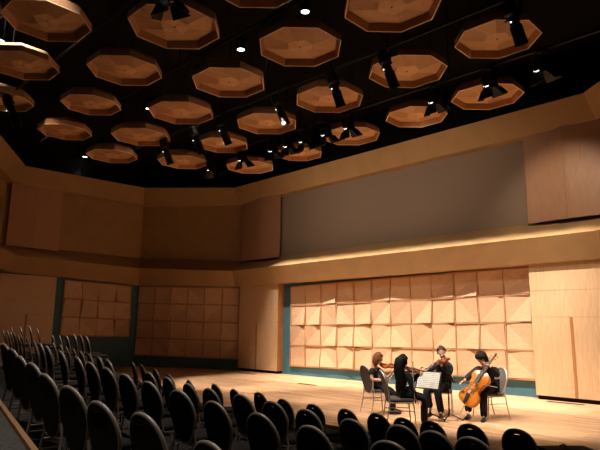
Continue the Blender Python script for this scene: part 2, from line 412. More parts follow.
# ---- curved wooden reflector panels in the upper recess
def bowed_panel(label, seg, s0, sm, s1, zb, zt, d0, dm, d1):
    o, s, n = wall_frame(seg); base = o + s*s0
    t = thing('wall_reflector', label, 'wall panel', (base.x, base.y, 0), math.atan2(s.y, s.x))
    for (a, b, da, db) in ((s0, sm, d0, dm), (sm, s1, dm, d1)):
        bm = bmesh.new()
        poly = [(a-s0, -da), (b-s0-.004, -db), (b-s0-.004, -db+.05), (a-s0, -da+.05)]
        add_prism(bm, poly, zb, zt); obj('board', bm, M_UPW, t)
    bm = bmesh.new()
    add_box(bm, (.40, -d0+.05, zb+.3), (s1-s0-.45, -.005, zb+.36)); add_box(bm, (.40, -d0+.05, zt-.4), (s1-s0-.45, -.005, zt-.34))
    obj('bracket', bm, M_DOORE, t)
    return t
bowed_panel('tall cherry wood reflector panel in upper recess beside the far corner', 3, .21, 1.42, 2.45, 4.19, 6.60, .24, .34, .30)
bowed_panel('wide cherry wood reflector panel in upper recess above right stage doors', 3, 2.85+8.80, 2.85+9.82, 2.85+10.85, 4.36, 6.80, .20, .32, .26)
bowed_panel('dark cherry wood reflector panel in upper recess at far left', 1, LZ-2.20, LZ-1.3, LZ-.32, 4.36, 6.72, .14, .24, .14)

# ---- floors
bm = bmesh.new()
SE = -6.78
add_prism(bm, [(-7.2, .1), (ER[0]+.3, .1), (ER[0]+.3, SE), (-7.2, SE)], -.9, 0)
st = tag(obj('floor', bm, M_FLOOR), 'pale maple plank stage floor', kind='structure')

rowpts = []
BACK = .343                # how far the top of a chair back lies behind its origin
HCH = .935
for k, l in ROWS.items():
    for p in l:
        rowpts.append((p[0], p[1]+BACK, p[2]-HCH))
rp = np.array(rowpts)
def tps_fit(xy, z, lam=.06):
    n = len(xy); d = np.linalg.norm(xy[:, None]-xy[None], axis=2)
    K = np.where(d > 0, d*d*np.log(np.maximum(d, 1e-9)), 0) + lam*np.eye(n)
    P = np.c_[np.ones(n), xy]
    A = np.block([[K, P], [P.T, np.zeros((3, 3))]])
    w = np.linalg.solve(A, np.r_[z, 0, 0, 0])
    def ev(x, y):
        dd = np.hypot(xy[:, 0]-x, xy[:, 1]-y)
        kk = np.where(dd > 0, dd*dd*np.log(np.maximum(dd, 1e-9)), 0)
        return float(kk@w[:n] + w[n] + w[n+1]*x + w[n+2]*y)
    return ev
ground0 = tps_fit(rp[:, :2], rp[:, 2])
def ground(x, y):
    return max(-.75, min(.78, ground0(min(max(x, -3.0), 12.6), min(max(y, -13.0), -6.4))))
bm = bmesh.new()
nx, ny = 76, 40
gx = np.linspace(-6.6, 16.4, nx); gy = np.linspace(-16.4, SE, ny)
V = [[bm.verts.new((x, y, ground(x, y))) for y in gy] for x in gx]
for i in range(nx-1):
    for j in range(ny-1):
        bm.faces.new((V[i][j], V[i+1][j], V[i+1][j+1], V[i][j+1]))
# skirts so that the raked floor is a solid
B = [[bm.verts.new((x, y, -1.2)) for y in (gy[0], gy[-1])] for x in gx]
for i in range(nx-1):
    bm.faces.new((V[i][0], V[i+1][0], B[i+1][0], B[i][0]))
    bm.faces.new((V[i][-1], V[i+1][-1], B[i+1][1], B[i][1]))
tag(obj('floor_2', bm, M_CARPET), 'dark carpeted raked audience floor', kind='structure')

# carpeted ledge with wooden nosing beside the camera
p0, p1 = Vector(PAR[0]), Vector(PAR[1])
dd = (p1-p0).normalized(); nn = Vector((dd.y, -dd.x, 0))
if nn.dot(Vector((0, -1, 0))) < 0: nn = -nn
a, b_ = p0 - dd*1.2, p1 + dd*1.0
bm = bmesh.new(); add_prism(bm, [(q.x, q.y) for q in (a+nn*.05, b_+nn*.05, b_+nn*1.1, a+nn*1.1)], .0, .975)
t = thing('carpeted_ledge', 'grey carpeted ledge with light wooden nosing in the lower left foreground', 'ledge', (a.x, a.y, 0))
o = obj('ledge_top', bm, M_PARCARP, t); o.matrix_parent_inverse = Matrix.Translation(-Vector((a.x, a.y, 0)))
bm = bmesh.new(); add_prism(bm, [(q.x, q.y) for q in (a, b_, b_+nn*.034, a+nn*.034)], .0, .985)
o = obj('nosing', bm, M_NOSING, t); o.matrix_parent_inverse = Matrix.Translation(-Vector((a.x, a.y, 0)))

# floor vents on the stage; the third is a dark strip painting a shadow
VL = ['slim dark floor vent in front of the left end of the large panel bank',
      'slim grey floor vent in front of the right stage doors',
      'slim dark strip painting a shadow at the foot of the left stage doors']
VP = [((2.40, -2.09), (3.13, -2.09)), ((9.12, -.55), (9.95, -.55)), ((-1.70, -1.0), (-.75, -1.0))]
for lab, (v0, v1) in zip(VL, VP):
    t = thing('vent_or_shade', lab, 'vent', (v0[0], v0[1], 0))
    L_ = v1[0]-v0[0]
    bm = bmesh.new(); add_box(bm, (0, -.06, 0.0), (L_, .06, .008)); obj('vent_or_shade_frame', bm, mat('vent_or_shade_metal', (.16, .10, .06), .5, .3), t)
    bm = bmesh.new()
    for i in range(24):
        x = .02+(L_-.04)*i/24; add_box(bm, (x, -.045, .0085), (x+(L_-.04)/48, .045, .012))
    obj('vent_or_shade_grille', bm, M_DARKGAP, t)
# ------------------------------------------------------------------ octagonal ceiling reflectors
def make_octagon():
    t = thing('ceiling_reflector', 'x', 'ceiling reflector', (0, 0, 6.8), 0, 'octagonal wooden ceiling reflectors')
    R0 = .80; H = .13
    def ring(r, z): return [(r*math.cos(PI/8+k*PI/4), r*math.sin(PI/8+k*PI/4), z) for k in range(8)]
    def loft(bm, rings, close_last=False):
        vs = [[bm.verts.new(p) for p in r] for r in rings]
        for A, B in zip(vs, vs[1:]):
            for k in range(8): bm.faces.new((A[k], A[(k+1) % 8], B[(k+1) % 8], B[k]))
        if close_last: bm.faces.new(vs[-1])
        return vs
    bm = bmesh.new(); loft(bm, [ring(R0, .012), ring(R0, H), ring(R0-.10, H+.09), ring(.26, .36)], True)
    obj('outer_shell', bm, M_OCTSIDE, t)
    bm = bmesh.new(); loft(bm, [ring(R0+.004, .014), ring(R0+.004, 0), ring(R0-.016, 0), ring(R0-.016, .014)])
    obj('edge_strip', bm, M_OCTEDGE, t)
    bm = bmesh.new(); loft(bm, [ring(R0-.018, .01), ring(R0-.07, .13)]); obj('inner_side', bm, M_OCTSIDE, t)
    bm = bmesh.new()
    A = [bm.verts.new(p) for p in ring(R0-.07, .13)]
    Bv = [bm.verts.new((p[0], p[1], .035 + (.012 if k % 2 else -.012))) for k, p in enumerate(ring(.24, .22))]
    for k in range(8): bm.faces.new((A[k], A[(k+1) % 8], Bv[(k+1) % 8], Bv[k])).material_index = (0, 1, 0, 0, 1, 0, 1, 1)[k]
    c = bm.verts.new((0, 0, .03))
    for k in range(8): bm.faces.new((Bv[k], Bv[(k+1) % 8], c)).material_index = 2
    obj('bowl', bm, [M_OCT, M_OCT2, M_HUB], t)
    bm = bmesh.new(); add_lathe(bm, [(.014, .018), (.014, .036)], 8); obj('bolt', bm, M_METALB, t)
    for k in range(4):
        x, y = .5*math.cos(PI/4+k*PI/2), .5*math.sin(PI/4+k*PI/2)
        bm = bmesh.new(); add_tube(bm, [(x, y, H+.12), (x, y, ZC-6.8-.01)], .007, 5); obj('hanging_rod', bm, M_METALB, t)
    return t
ORD = ['first', 'second', 'third', 'fourth', 'fifth', 'sixth', 'seventh', 'eighth', 'ninth', 'tenth', 'eleventh', 'twelfth', 'thirteenth',
       'fourteenth', 'fifteenth', 'sixteenth', 'seventeenth', 'eighteenth', 'nineteenth', 'twentieth', 'twenty-first']
octrows = {}
for x, y, sc_ in OCT:
    key = round((y+3.2)/2.05)
    octrows.setdefault(key, []).append((x, y, sc_))
rowname = {0: 'front row by the stage wall', -1: 'second row from the stage wall', -2: 'third row from the stage wall',
           -3: 'fourth row from the stage wall', -4: 'fifth row, nearest the camera'}
proto = None
for key in sorted(octrows, reverse=True):
    for i, (x, y, sc_) in enumerate(sorted(octrows[key])):
        lab = 'octagonal wooden ceiling reflector, %s from left in the %s' % (ORD[i], rowname.get(key, 'rearmost row'))
        if proto is None:
            proto = make_octagon(); proto.location = (x, y, 6.8); proto['label'] = lab; proto.scale = (sc_, sc_, 1)
        else:
            dup(proto, (x, y, 6.8), 0, lab).scale = (sc_, sc_, 1)

# ------------------------------------------------------------------ pipes and lamps
PIPEZ = 6.95
def pipe(y, x0, x1, label, z=PIPEZ, r=.028):
    t = thing('lighting_pipe', label, 'pipe', ((x0+x1)/2, y, z), 0, 'black lighting pipes')
    h = (x1-x0)/2
    bm = bmesh.new(); add_tube(bm, [(-h, 0, 0), (h, 0, 0)], r, 8); obj('pipe', bm, M_METALB, t)
    for k in range(5):
        x = -h+.4+(2*h-.8)*k/4
        bm = bmesh.new(); add_tube(bm, [(x, 0, 0), (x, 0, ZC-z-.01)], .012, 5); obj('hanger', bm, M_METALB, t)
pipe(-4.2, -1.5, 12.6, 'black lighting pipe carrying barn-door lamps nearest the stage wall')
pipe(-6.25, -2.0, 12.6, 'black lighting pipe carrying long spotlights over the front seats')
pipe(-8.35, -2.5, 12.2, 'black lighting pipe between the third and fourth reflector rows', 7.1)
pipe(-10.4, -3.0, 11.6, 'black lighting pipe above the rear seats near the camera', PIPEZ)

M_GLINT2 = mat('lens_glint', (.9, .9, .9), .15, emit=(1, .95, .9), es=1.6)  # emissive colour that imitates light glinting on the lamps
def make_ellipsoidal():
    t = thing('spotlight', 'x', 'stage light', (0, 0, 0), 0, 'long black spotlights on the ceiling pipes')
    # hangs below a pipe at local origin; aims +y and down
    aim = Vector((0, .42, -.9)).normalized()
    c = Vector((0, 0, -.36))
    Mx = Matrix.Translation(c) @ frame_to(aim)
    bm = bmesh.new()
    add_lathe(bm, [(.06, -.30), (.10, -.28), (.115, -.12), (.125, -.07), (.085, -.03), (.082, .12), (.10, .14), (.10, .40), (.11, .41), (.11, .45), (.092, .45), (.092, .41)], 14, Mx)
    smooth(obj('body', bm, M_METALB, t), 35)
    bm = bmesh.new(); add_lathe(bm, [(.091, .405), (.091, .414)], 14, Mx); obj('lens', bm, M_GLASS, t)
    bm = bmesh.new(); add_tube(bm, [(-.12, c.y, c.z), (-.12, 0, -.08), (-.08, 0, -.05), (.08, 0, -.05), (.12, 0, -.08), (.12, c.y, c.z)], .012, 6); obj('yoke', bm, M_METALB, t)
    bm = bmesh.new(); add_box(bm, (-.025, -.045, -.06), (.025, .045, .05)); add_tube(bm, [(-.06, 0, -.05), (.06, 0, -.05)], .015, 6); obj('clamp', bm, M_METALB, t)
    for s in (-1, 1):
        bm = bmesh.new(); add_tube(bm, [(s*.10, c.y, c.z), (s*.15, c.y, c.z)], .022, 6); obj('knob', bm, M_METALB, t)
    bm = bmesh.new(); Q = Mx @ Vector((0, -.11, .06)); add_lathe(bm, [(.014, -.006), (.014, .006)], 8, Matrix.Translation(Q) @ frame_to((0, -1, -.3))); obj('glint_mark', bm, M_GLINT2, t)  # glowing dot painted as a glint on the housing
    return t
def make_fresnel():
    t = thing('spotlight', 'x', 'stage light', (0, 0, 0), 0, 'short black lamps with barn doors')
    aim = Vector((0, .35, -.94)).normalized(); c = Vector((0, 0, -.32))
    Mx = Matrix.Translation(c) @ frame_to(aim)
    bm = bmesh.new()
    add_lathe(bm, [(.09, -.19), (.145, -.17), (.15, .11), (.16, .12), (.16, .15), (.13, .15), (.13, .13)], 14, Mx)
    smooth(obj('body', bm, M_METALB, t), 35)
    bm = bmesh.new(); add_lathe(bm, [(.128, .125), (.10, .145), (.06, .155)], 14, Mx); obj('lens', bm, M_GLASS, t)
    bm = bmesh.new(); add_tube(bm, [(-.175, c.y, c.z), (-.175, 0, -.08), (-.10, 0, -.05), (.10, 0, -.05), (.175, 0, -.08), (.175, c.y, c.z)], .012, 6); obj('yoke', bm, M_METALB, t)
    bm = bmesh.new(); add_box(bm, (-.025, -.045, -.06), (.025, .045, .05)); obj('clamp', bm, M_METALB, t)
    for k in range(4):
        a = k*PI/2
        bm = bmesh.new()
        w0, w1 = .11, .17 if k % 2 else .12
        L0 = Mx @ Matrix.Rotation(a, 4, 'Z')
        ps = [(.155, -w0, .15), (.155, w0, .15), (.28, w1, .33), (.28, -w1, .33)]
        q = [L0 @ Vector(p) for p in ps]; q2 = [L0 @ Vector((p[0]+.006, p[1], p[2]-.003)) for p in ps]
        va = [bm.verts.new(p) for p in q]; vb = [bm.verts.new(p) for p in q2]
        bm.faces.new(va); bm.faces.new(vb[::-1])
        for j in range(4): bm.faces.new((va[j], va[(j+1) % 4], vb[(j+1) % 4], vb[j]))
        obj('barn_door', bm, M_METALB, t)
    bm = bmesh.new()
    add_box(bm, (-.045, -.158, .085), (.03, -.150, .105), Mx); add_box(bm, (.05, -.158, .07), (.065, -.150, .085), Mx)
    obj('glint_mark', bm, M_GLINT2, t)  # small glowing bars stand in for glints on the lamp
    return t
pe = pf = None
fr = {}
for tpe, x, y in FIX:
    fr.setdefault((tpe, -4.2 if y > -5.2 else (-6.25 if y > -8 else -10.4)), []).append(x)
yname = {-4.2: 'on the pipe nearest the stage wall', -6.25: 'on the pipe over the front seats', -10.4: 'on the pipe over the rear seats'}
for (tpe, y), xs in fr.items():
    for i, x in enumerate(sorted(xs)):
        kindn = 'long black spotlight' if tpe == 'E' else 'short black barn-door lamp'
        lab = ('%s %s, %s from left' % (kindn, yname[y], ORD[i])) if len(xs) > 1 else '%s %s, the only one there' % (kindn, yname[y])
        rz = random.uniform(-.35, .35)
        if tpe == 'E':
            if pe is None: pe = make_ellipsoidal(); pe.location = (x, y, PIPEZ); pe.rotation_euler.z = rz; pe['label'] = lab
            else: dup(pe, (x, y, PIPEZ), rz, lab)
        else:
            if pf is None: pf = make_fresnel(); pf.location = (x, y, PIPEZ); pf.rotation_euler.z = rz; pf['label'] = lab
            else: dup(pf, (x, y, PIPEZ), rz, lab)

def make_downlight():
    t = thing('downlight', 'x', 'ceiling lamp', (0, 0, 8.15), 0, 'small lit downlights among the reflectors')
    bm = bmesh.new(); add_lathe(bm, [(.06, .30), (.10, .28), (.105, 0), (.092, 0), (.09, .04)], 16); smooth(obj('housing', bm, M_METALB, t), 35)
    bm = bmesh.new(); add_lathe(bm, [(.088, .012), (.088, .02)], 16); obj('lamp_lens', bm, M_GLINT, t)
    bm = bmesh.new(); add_tube(bm, [(0, 0, .3), (0, 0, ZC-8.15-.01)], .01, 5); obj('stem', bm, M_METALB, t)
    return t
pd_ = None
ds = sorted(DOWN[:7], key=lambda p: p[0])
for i, (x, y) in enumerate(ds):
    lab = 'small lit downlight, %s from left along the third reflector row' % ORD[i]

    if pd_ is None: pd_ = make_downlight(); pd_.location = (x, y, 8.15); pd_['label'] = lab
    else: dup(pd_, (x, y, 8.15), 0, lab)
dup(pd_, (*DOWN[7], 8.15), 0, 'small lit downlight in the very top left corner of the ceiling')
dup(pd_, (*DOWN[8], 8.15), 0, 'small lit downlight at the left edge above a cut-off reflector')

# ------------------------------------------------------------------ banquet chairs
TILT = .24
def back_outline(hw, z0, z1, n=40):
    """closed outline of an oval crowned chair back (x, z)"""
    pts = []
    zm = z0 + (z1-z0)*.56
    for k in range(n):
        a = 2*PI*k/n
        c, s = math.cos(a), math.sin(a)
        if s >= 0: x, z = hw*abs(c)**.95*(1 if c > 0 else -1), zm+(z1-zm)*abs(s)**.95
        else:
            x = hw*(abs(c)**.75)*(1 if c > 0 else -1)*(1-.22*abs(s)); z = zm-(zm-z0)*abs(s)**.95
        pts.append((x, z))
    return pts
def bend(v, z0=.46):
    """flat back (x, y, z) to reclined, slightly wrapped back"""
    return Vector((v.x, v.y - .225 - (v.z-z0)*TILT + 1.1*v.x*v.x*.5, v.z))
def curve_mesh(name, loops, depth, bevel=0.0):
    cu = bpy.data.curves.new(name, 'CURVE'); cu.dimensions = '2D'; cu.fill_mode = 'BOTH'
    cu.extrude = depth; cu.bevel_depth = bevel; cu.bevel_resolution = 1
    for lp in loops:
        sp = cu.splines.new('POLY'); sp.points.add(len(lp)-1)
        for p, (x, z) in zip(sp.points, lp): p.co = (x, z, 0, 1)
        sp.use_cyclic_u = True
    o = bpy.data.objects.new(name, cu); COL.objects.link(o)
    dg = bpy.context.evaluated_depsgraph_get()
    me = bpy.data.meshes.new_from_object(o.evaluated_get(dg))
    bpy.data.objects.remove(o); bpy.data.curves.remove(cu)
    for v in me.vertices: v.co = bend(Vector((v.co.x, -v.co.z, v.co.y)))
    return me
def make_chair(name, label, group, mf, mm, hole=True):
    t = thing(name, label, 'chair', (0, 0, 0), 0, group)
    ol = back_outline(.215, .40, .93)
    ins = back_outline(.205, .41, .92)
    loops = [ins]
    if hole:
        loops.append([(.055*math.cos(2*PI*k/14), .872+.015*math.sin(2*PI*k/14)) for k in range(14)])
    o = obj('backrest', curve_mesh('backrest', loops, .014, .008), mf, t); smooth(o, 50)
    bm = bmesh.new(); add_tube(bm, [bend(Vector((x, 0, z))) for x, z in ol], .0165, 8, closed=True); smooth(obj('back_frame', bm, mm, t), 60)
    # seat cushion
    bm = bmesh.new()
    def rr(w, d, z, r=.07, n=5):
        P = []
        for cx, cy, a0 in ((w-r, d-r, 0), (-w+r, d-r, PI/2), (-w+r, -d+r, PI), (w-r, -d+r, 1.5*PI)):
            for k in range(n+1):
                a = a0+PI/2*k/n; P.append((cx+r*math.cos(a), cy+r*math.sin(a), z))
        return P
    rs = [[bm.verts.new(p) for p in rr(w, d, z)] for w, d, z in ((.20, .20, .415), (.215, .215, .425), (.22, .22, .45), (.21, .21, .472), (.17, .17, .482))]
    n = len(rs[0])
    for A, Bq in zip(rs, rs[1:]):
        for k in range(n): bm.faces.new((A[k], A[(k+1) % n], Bq[(k+1) % n], Bq[k]))
    bm.faces.new(rs[0][::-1]); bm.faces.new(rs[-1])
    smooth(obj('seat', bm, mf, t), 60)
    bm = bmesh.new(); add_tube(bm, rr(.212, .212, .405, .06, 3), .011, 6, closed=True); smooth(obj('seat_frame', bm, mm, t), 60)
    for sx in (-1, 1):
        bm = bmesh.new(); add_tube(bm, [(sx*.195, .19, .41), (sx*.205, .215, .2), (sx*.21, .225, .004)], [.0115, .0115, .010], 7); smooth(obj('leg', bm, mm, t), 60)
        bm = bmesh.new(); add_tube(bm, [tuple(bend(Vector((sx*.175, 0, .56)))), (sx*.195, -.215, .42), (sx*.205, -.25, .2), (sx*.21, -.30, .004)], [.0115, .0115, .0115, .010], 7); smooth(obj('leg', bm, mm, t), 60)
        bm = bmesh.new(); add_tube(bm, [(sx*.202, .21, .27), (sx*.203, -.235, .27)], .008, 6); obj('stretcher', bm, mm, t)
    return t
audience = None
def rowlabel(i, n, s):
    return s % (ORD[i] + ' from left')
RL = {
 'F': ('black oval-backed chair in the row nearest the stage, %s', 'chairs in the row nearest the stage'),
 'C': ('black oval-backed chair in the second row from the stage, %s', 'chairs in the second row from the stage'),
 'B': ('black oval-backed chair in the third row from the stage, %s', 'chairs in the third row from the stage'),
 'A': ('black oval-backed chair in the rear row nearest the camera, %s', 'chairs in the rear row nearest the camera'),
 'E': ('dark chair in the cluster below the far left wall, %s', 'chairs below the far left wall'),
}
for k, l in ROWS.items():
    l = sorted(l)
    for i, p in enumerate(l):
        rz = random.uniform(-.04, .04) - .34*max(0, min(1, (9.3-p[0])/5.5))
        x, y = p[0]-BACK*math.sin(rz), p[1]+BACK*math.cos(rz)
        z = ground(x, y)+.004
        lab = rowlabel(i, len(l), RL[k][0])
        if audience is None:
            audience = make_chair('banquet_chair', lab, RL[k][1], M_CHAIRF, M_CHAIRM)
            audience.location = (x, y, z); audience.rotation_euler.z = rz
        else:
            dup(audience, (x, y, z), rz, lab, RL[k][1])

# low black case on the floor at the front of the stage, lower right
b0, b1 = Vector(BLK[0]), Vector(BLK[1])
t = thing('equipment_case', 'low flat black case on the stage edge at lower right', 'case', (b0.x, b0.y, 0), math.atan2(b1.y-b0.y, b1.x-b0.x))
Lb = (b1-b0).length
bm = bmesh.new(); add_box(bm, (0, -.30, 0), (Lb, 0, .05)); bmesh.ops.bevel(bm, geom=bm.edges[:], offset=.012, segments=2, affect='EDGES'); obj('case_body', bm, M_CHAIRF, t)
bm = bmesh.new(); add_tube(bm, [(Lb*.42, -.12, .045), (Lb*.42, -.12, .07), (Lb*.50, -.12, .085), (Lb*.54, -.12, .07), (Lb*.54, -.12, .045)], .012, 6); obj('handle', bm, M_METALB, t)
# ------------------------------------------------------------------ people
M_SKIN = mat('skin', (.62, .36, .25), .55)
M_EYEW = mat('eye_white', (.75, .72, .68), .3)
M_EYED = mat('eye_dark', (.03, .02, .015), .3)
M_LIP = mat('lips', (.42, .16, .13), .5)
def cloth(name, c): return noisy(mat(name, c, .85, spec=.2), tuple(v*.8 for v in c), tuple(v*1.25 for v in c), (1, 1, 1), 3, 30.0)
M_SHIRT = cloth('black_shirt', (.011, .011, .013)); M_NAVY = cloth('navy_shirt', (.014, .016, .026))
M_JACKET = cloth('charcoal_jacket', (.022, .021, .024)); M_TROUS = cloth('dark_trousers', (.010, .011, .017))
M_SHOE = mat('black_shoe', (.012, .011, .011), .35)
M_HAIRK = noisy(mat('black_hair', (.01, .008, .008), .75, spec=.15), (.006, .005, .005), (.02, .016, .014), (30, 30, 4), 3, 3.0)
M_HAIRB = noisy(mat('brown_hair', (.10, .05, .025), .75, spec=.15), (.03, .014, .007), (.085, .04, .02), (30, 30, 4), 3, 3.0)
M_HAIRR = noisy(mat('auburn_hair', (.20, .08, .03), .75, spec=.15), (.09, .034, .014), (.19, .075, .03), (30, 30, 4), 3, 3.0)

def skin_mesh(verts, edges, radii, sub=2, root=0):
    me = bpy.data.meshes.new('tmp'); me.from_pydata([tuple(v) for v in verts], edges, [])
    o = bpy.data.objects.new('tmp', me); COL.objects.link(o)
    md = o.modifiers.new('s', 'SKIN'); md.use_smooth_shade = True; md.branch_smoothing = .6
    sv = me.skin_vertices[0].data
    for i, r in enumerate(radii):
        sv[i].radius = r if isinstance(r, tuple) else (r, r)
        sv[i].use_root = (i == root)
    if sub:
        ss = o.modifiers.new('u', 'SUBSURF'); ss.levels = sub; ss.render_levels = sub
    dg = bpy.context.evaluated_depsgraph_get(); dg.update()
    res = bpy.data.meshes.new_from_object(o.evaluated_get(dg))
    bpy.data.objects.remove(o); bpy.data.meshes.remove(me)
    return res

class Skel:
    def __init__(s): s.v = []; s.e = []; s.r = []; s.i = {}
    def add(s, name, p, r, parent=None):
        s.i[name] = len(s.v); s.v.append(Vector(p)); s.r.append(r)
        if parent is not None: s.e.append((s.i[parent], s.i[name]))
    def mesh(s, sub=2): return skin_mesh(s.v, s.e, s.r, sub)

def head_mesh(bm, c, fwd, up, k=1.0):
    """a head with nose, eyes, mouth, chin and ears appended to bm"""
    f = Vector(fwd).normalized(); u = Vector(up); u = (u - f*u.dot(f)).normalized(); r = f.cross(u)
    def W(x, y, z): return c + r*x*k + f*y*k + u*z*k
    ns, nr = 20, 14
    rows = []
    for i in range(1, nr):
        th = PI*i/nr; row = []
        for j in range(ns):
            ph = 2*PI*j/ns
            x, y, z = math.sin(th)*math.sin(ph), math.sin(th)*math.cos(ph), math.cos(th)
            X, Y, Z = x*.074, y*.092, z*.115
            if z < 0:
                X *= 1-.30*(-z); 
                if y < 0: Y *= 1-.35*(-z)
                else: Y *= 1-.02*(-z)
            if y > .55 and abs(z) < .75: Y = min(Y, .086-.012*abs(z))           # flatter face
            if abs(x) < .25 and y > .5 and -.42 < z < .12: Y += .022*(1-abs(x)/.25)*(1-abs(z+.22)/.34 if abs(z+.22) < .34 else 0)   # nose
            if y > .5 and .02 < z < .24 and .18 < abs(x) < .55: Y -= .007       # eye sockets
            row.append(bm.verts.new(W(X, Y, Z)))
        rows.append(row)
    top = bm.verts.new(W(0, 0, .115)); bot = bm.verts.new(W(0, .012, -.112))
    for j in range(ns):
        bm.faces.new((top, rows[0][j], rows[0][(j+1) % ns])); bm.faces.new((bot, rows[-1][(j+1) % ns], rows[-1][j]))
        for a, b in zip(rows, rows[1:]): bm.faces.new((a[j], b[j], b[(j+1) % ns], a[(j+1) % ns]))
    def blob(x, y, z, sx, sy, sz, mi):
        n0 = len(bm.faces)
        res = bmesh.ops.create_uvsphere(bm, u_segments=10, v_segments=7, radius=1)
        for v in res['verts']: v.co = W(x+v.co.x*sx, y+v.co.y*sy, z+v.co.z*sz)
        for fc in set(fc for v in res['verts'] for fc in v.link_faces): fc.material_index = mi
    for s in (-1, 1):
        blob(s*.030, .076, .014, .013, .008, .008, 1); blob(s*.030, .083, .014, .006, .003, .006, 2)
        blob(s*.030, .082, .034, .013, .004, .002, 2)
        blob(s*.075, -.005, -.003, .008, .018, .028, 0)
    blob(0, .084, -.056, .021, .007, .006, 3)
    return W

def hand_meshes(w, d, n, k=1.0, curl=.8, left=False):
    """palm with four unequal bent fingers and a thumb leaving the side of the palm"""
    d = Vector(d).normalized(); n = Vector(n); n = (n - d*n.dot(d)).normalized(); s = d.cross(n)*(1 if left else -1)
    out = []
    S = Skel()
    S.add('w', w - d*.01*k, (.021*k, .017*k)); S.add('p', w + d*.035*k, (.030*k, .015*k), 'w'); S.add('q', w + d*.075*k, (.033*k, .013*k), 'p')
    out.append(S.mesh(1))
    for j, (off, ln) in enumerate(((.026, .072), (.009, .082), (-.009, .076), (-.025, .058))):
        b = w + d*.070*k + s*off*k
        d1 = (d*math.cos(curl*.6) + n*math.sin(curl*.6)); d2 = (d*math.cos(curl*1.5) + n*math.sin(curl*1.5)); d3 = (d*math.cos(curl*2.3) + n*math.sin(curl*2.3))
        S = Skel(); S.add('a', b, .0092*k); S.add('b', b + d1*ln*.45*k, .0088*k, 'a'); S.add('c', b + d1*ln*.45*k + d2*ln*.32*k, .0082*k, 'b')
        S.add('d', b + d1*ln*.45*k + d2*ln*.32*k + d3*ln*.23*k, .007*k, 'c')
        out.append(S.mesh(1))
    b = w + d*.022*k + s*.020*k
    td = (d*.55 + s*.65 + n*.45).normalized(); t2 = (d*.8 + n*.7 + s*.0).normalized()
    S = Skel(); S.add('a', b, .012*k); S.add('b', b + td*.034*k, .0105*k, 'a'); S.add('c', b + td*.034*k + t2*.030*k, .009*k, 'b')
    out.append(S.mesh(1))
    return out

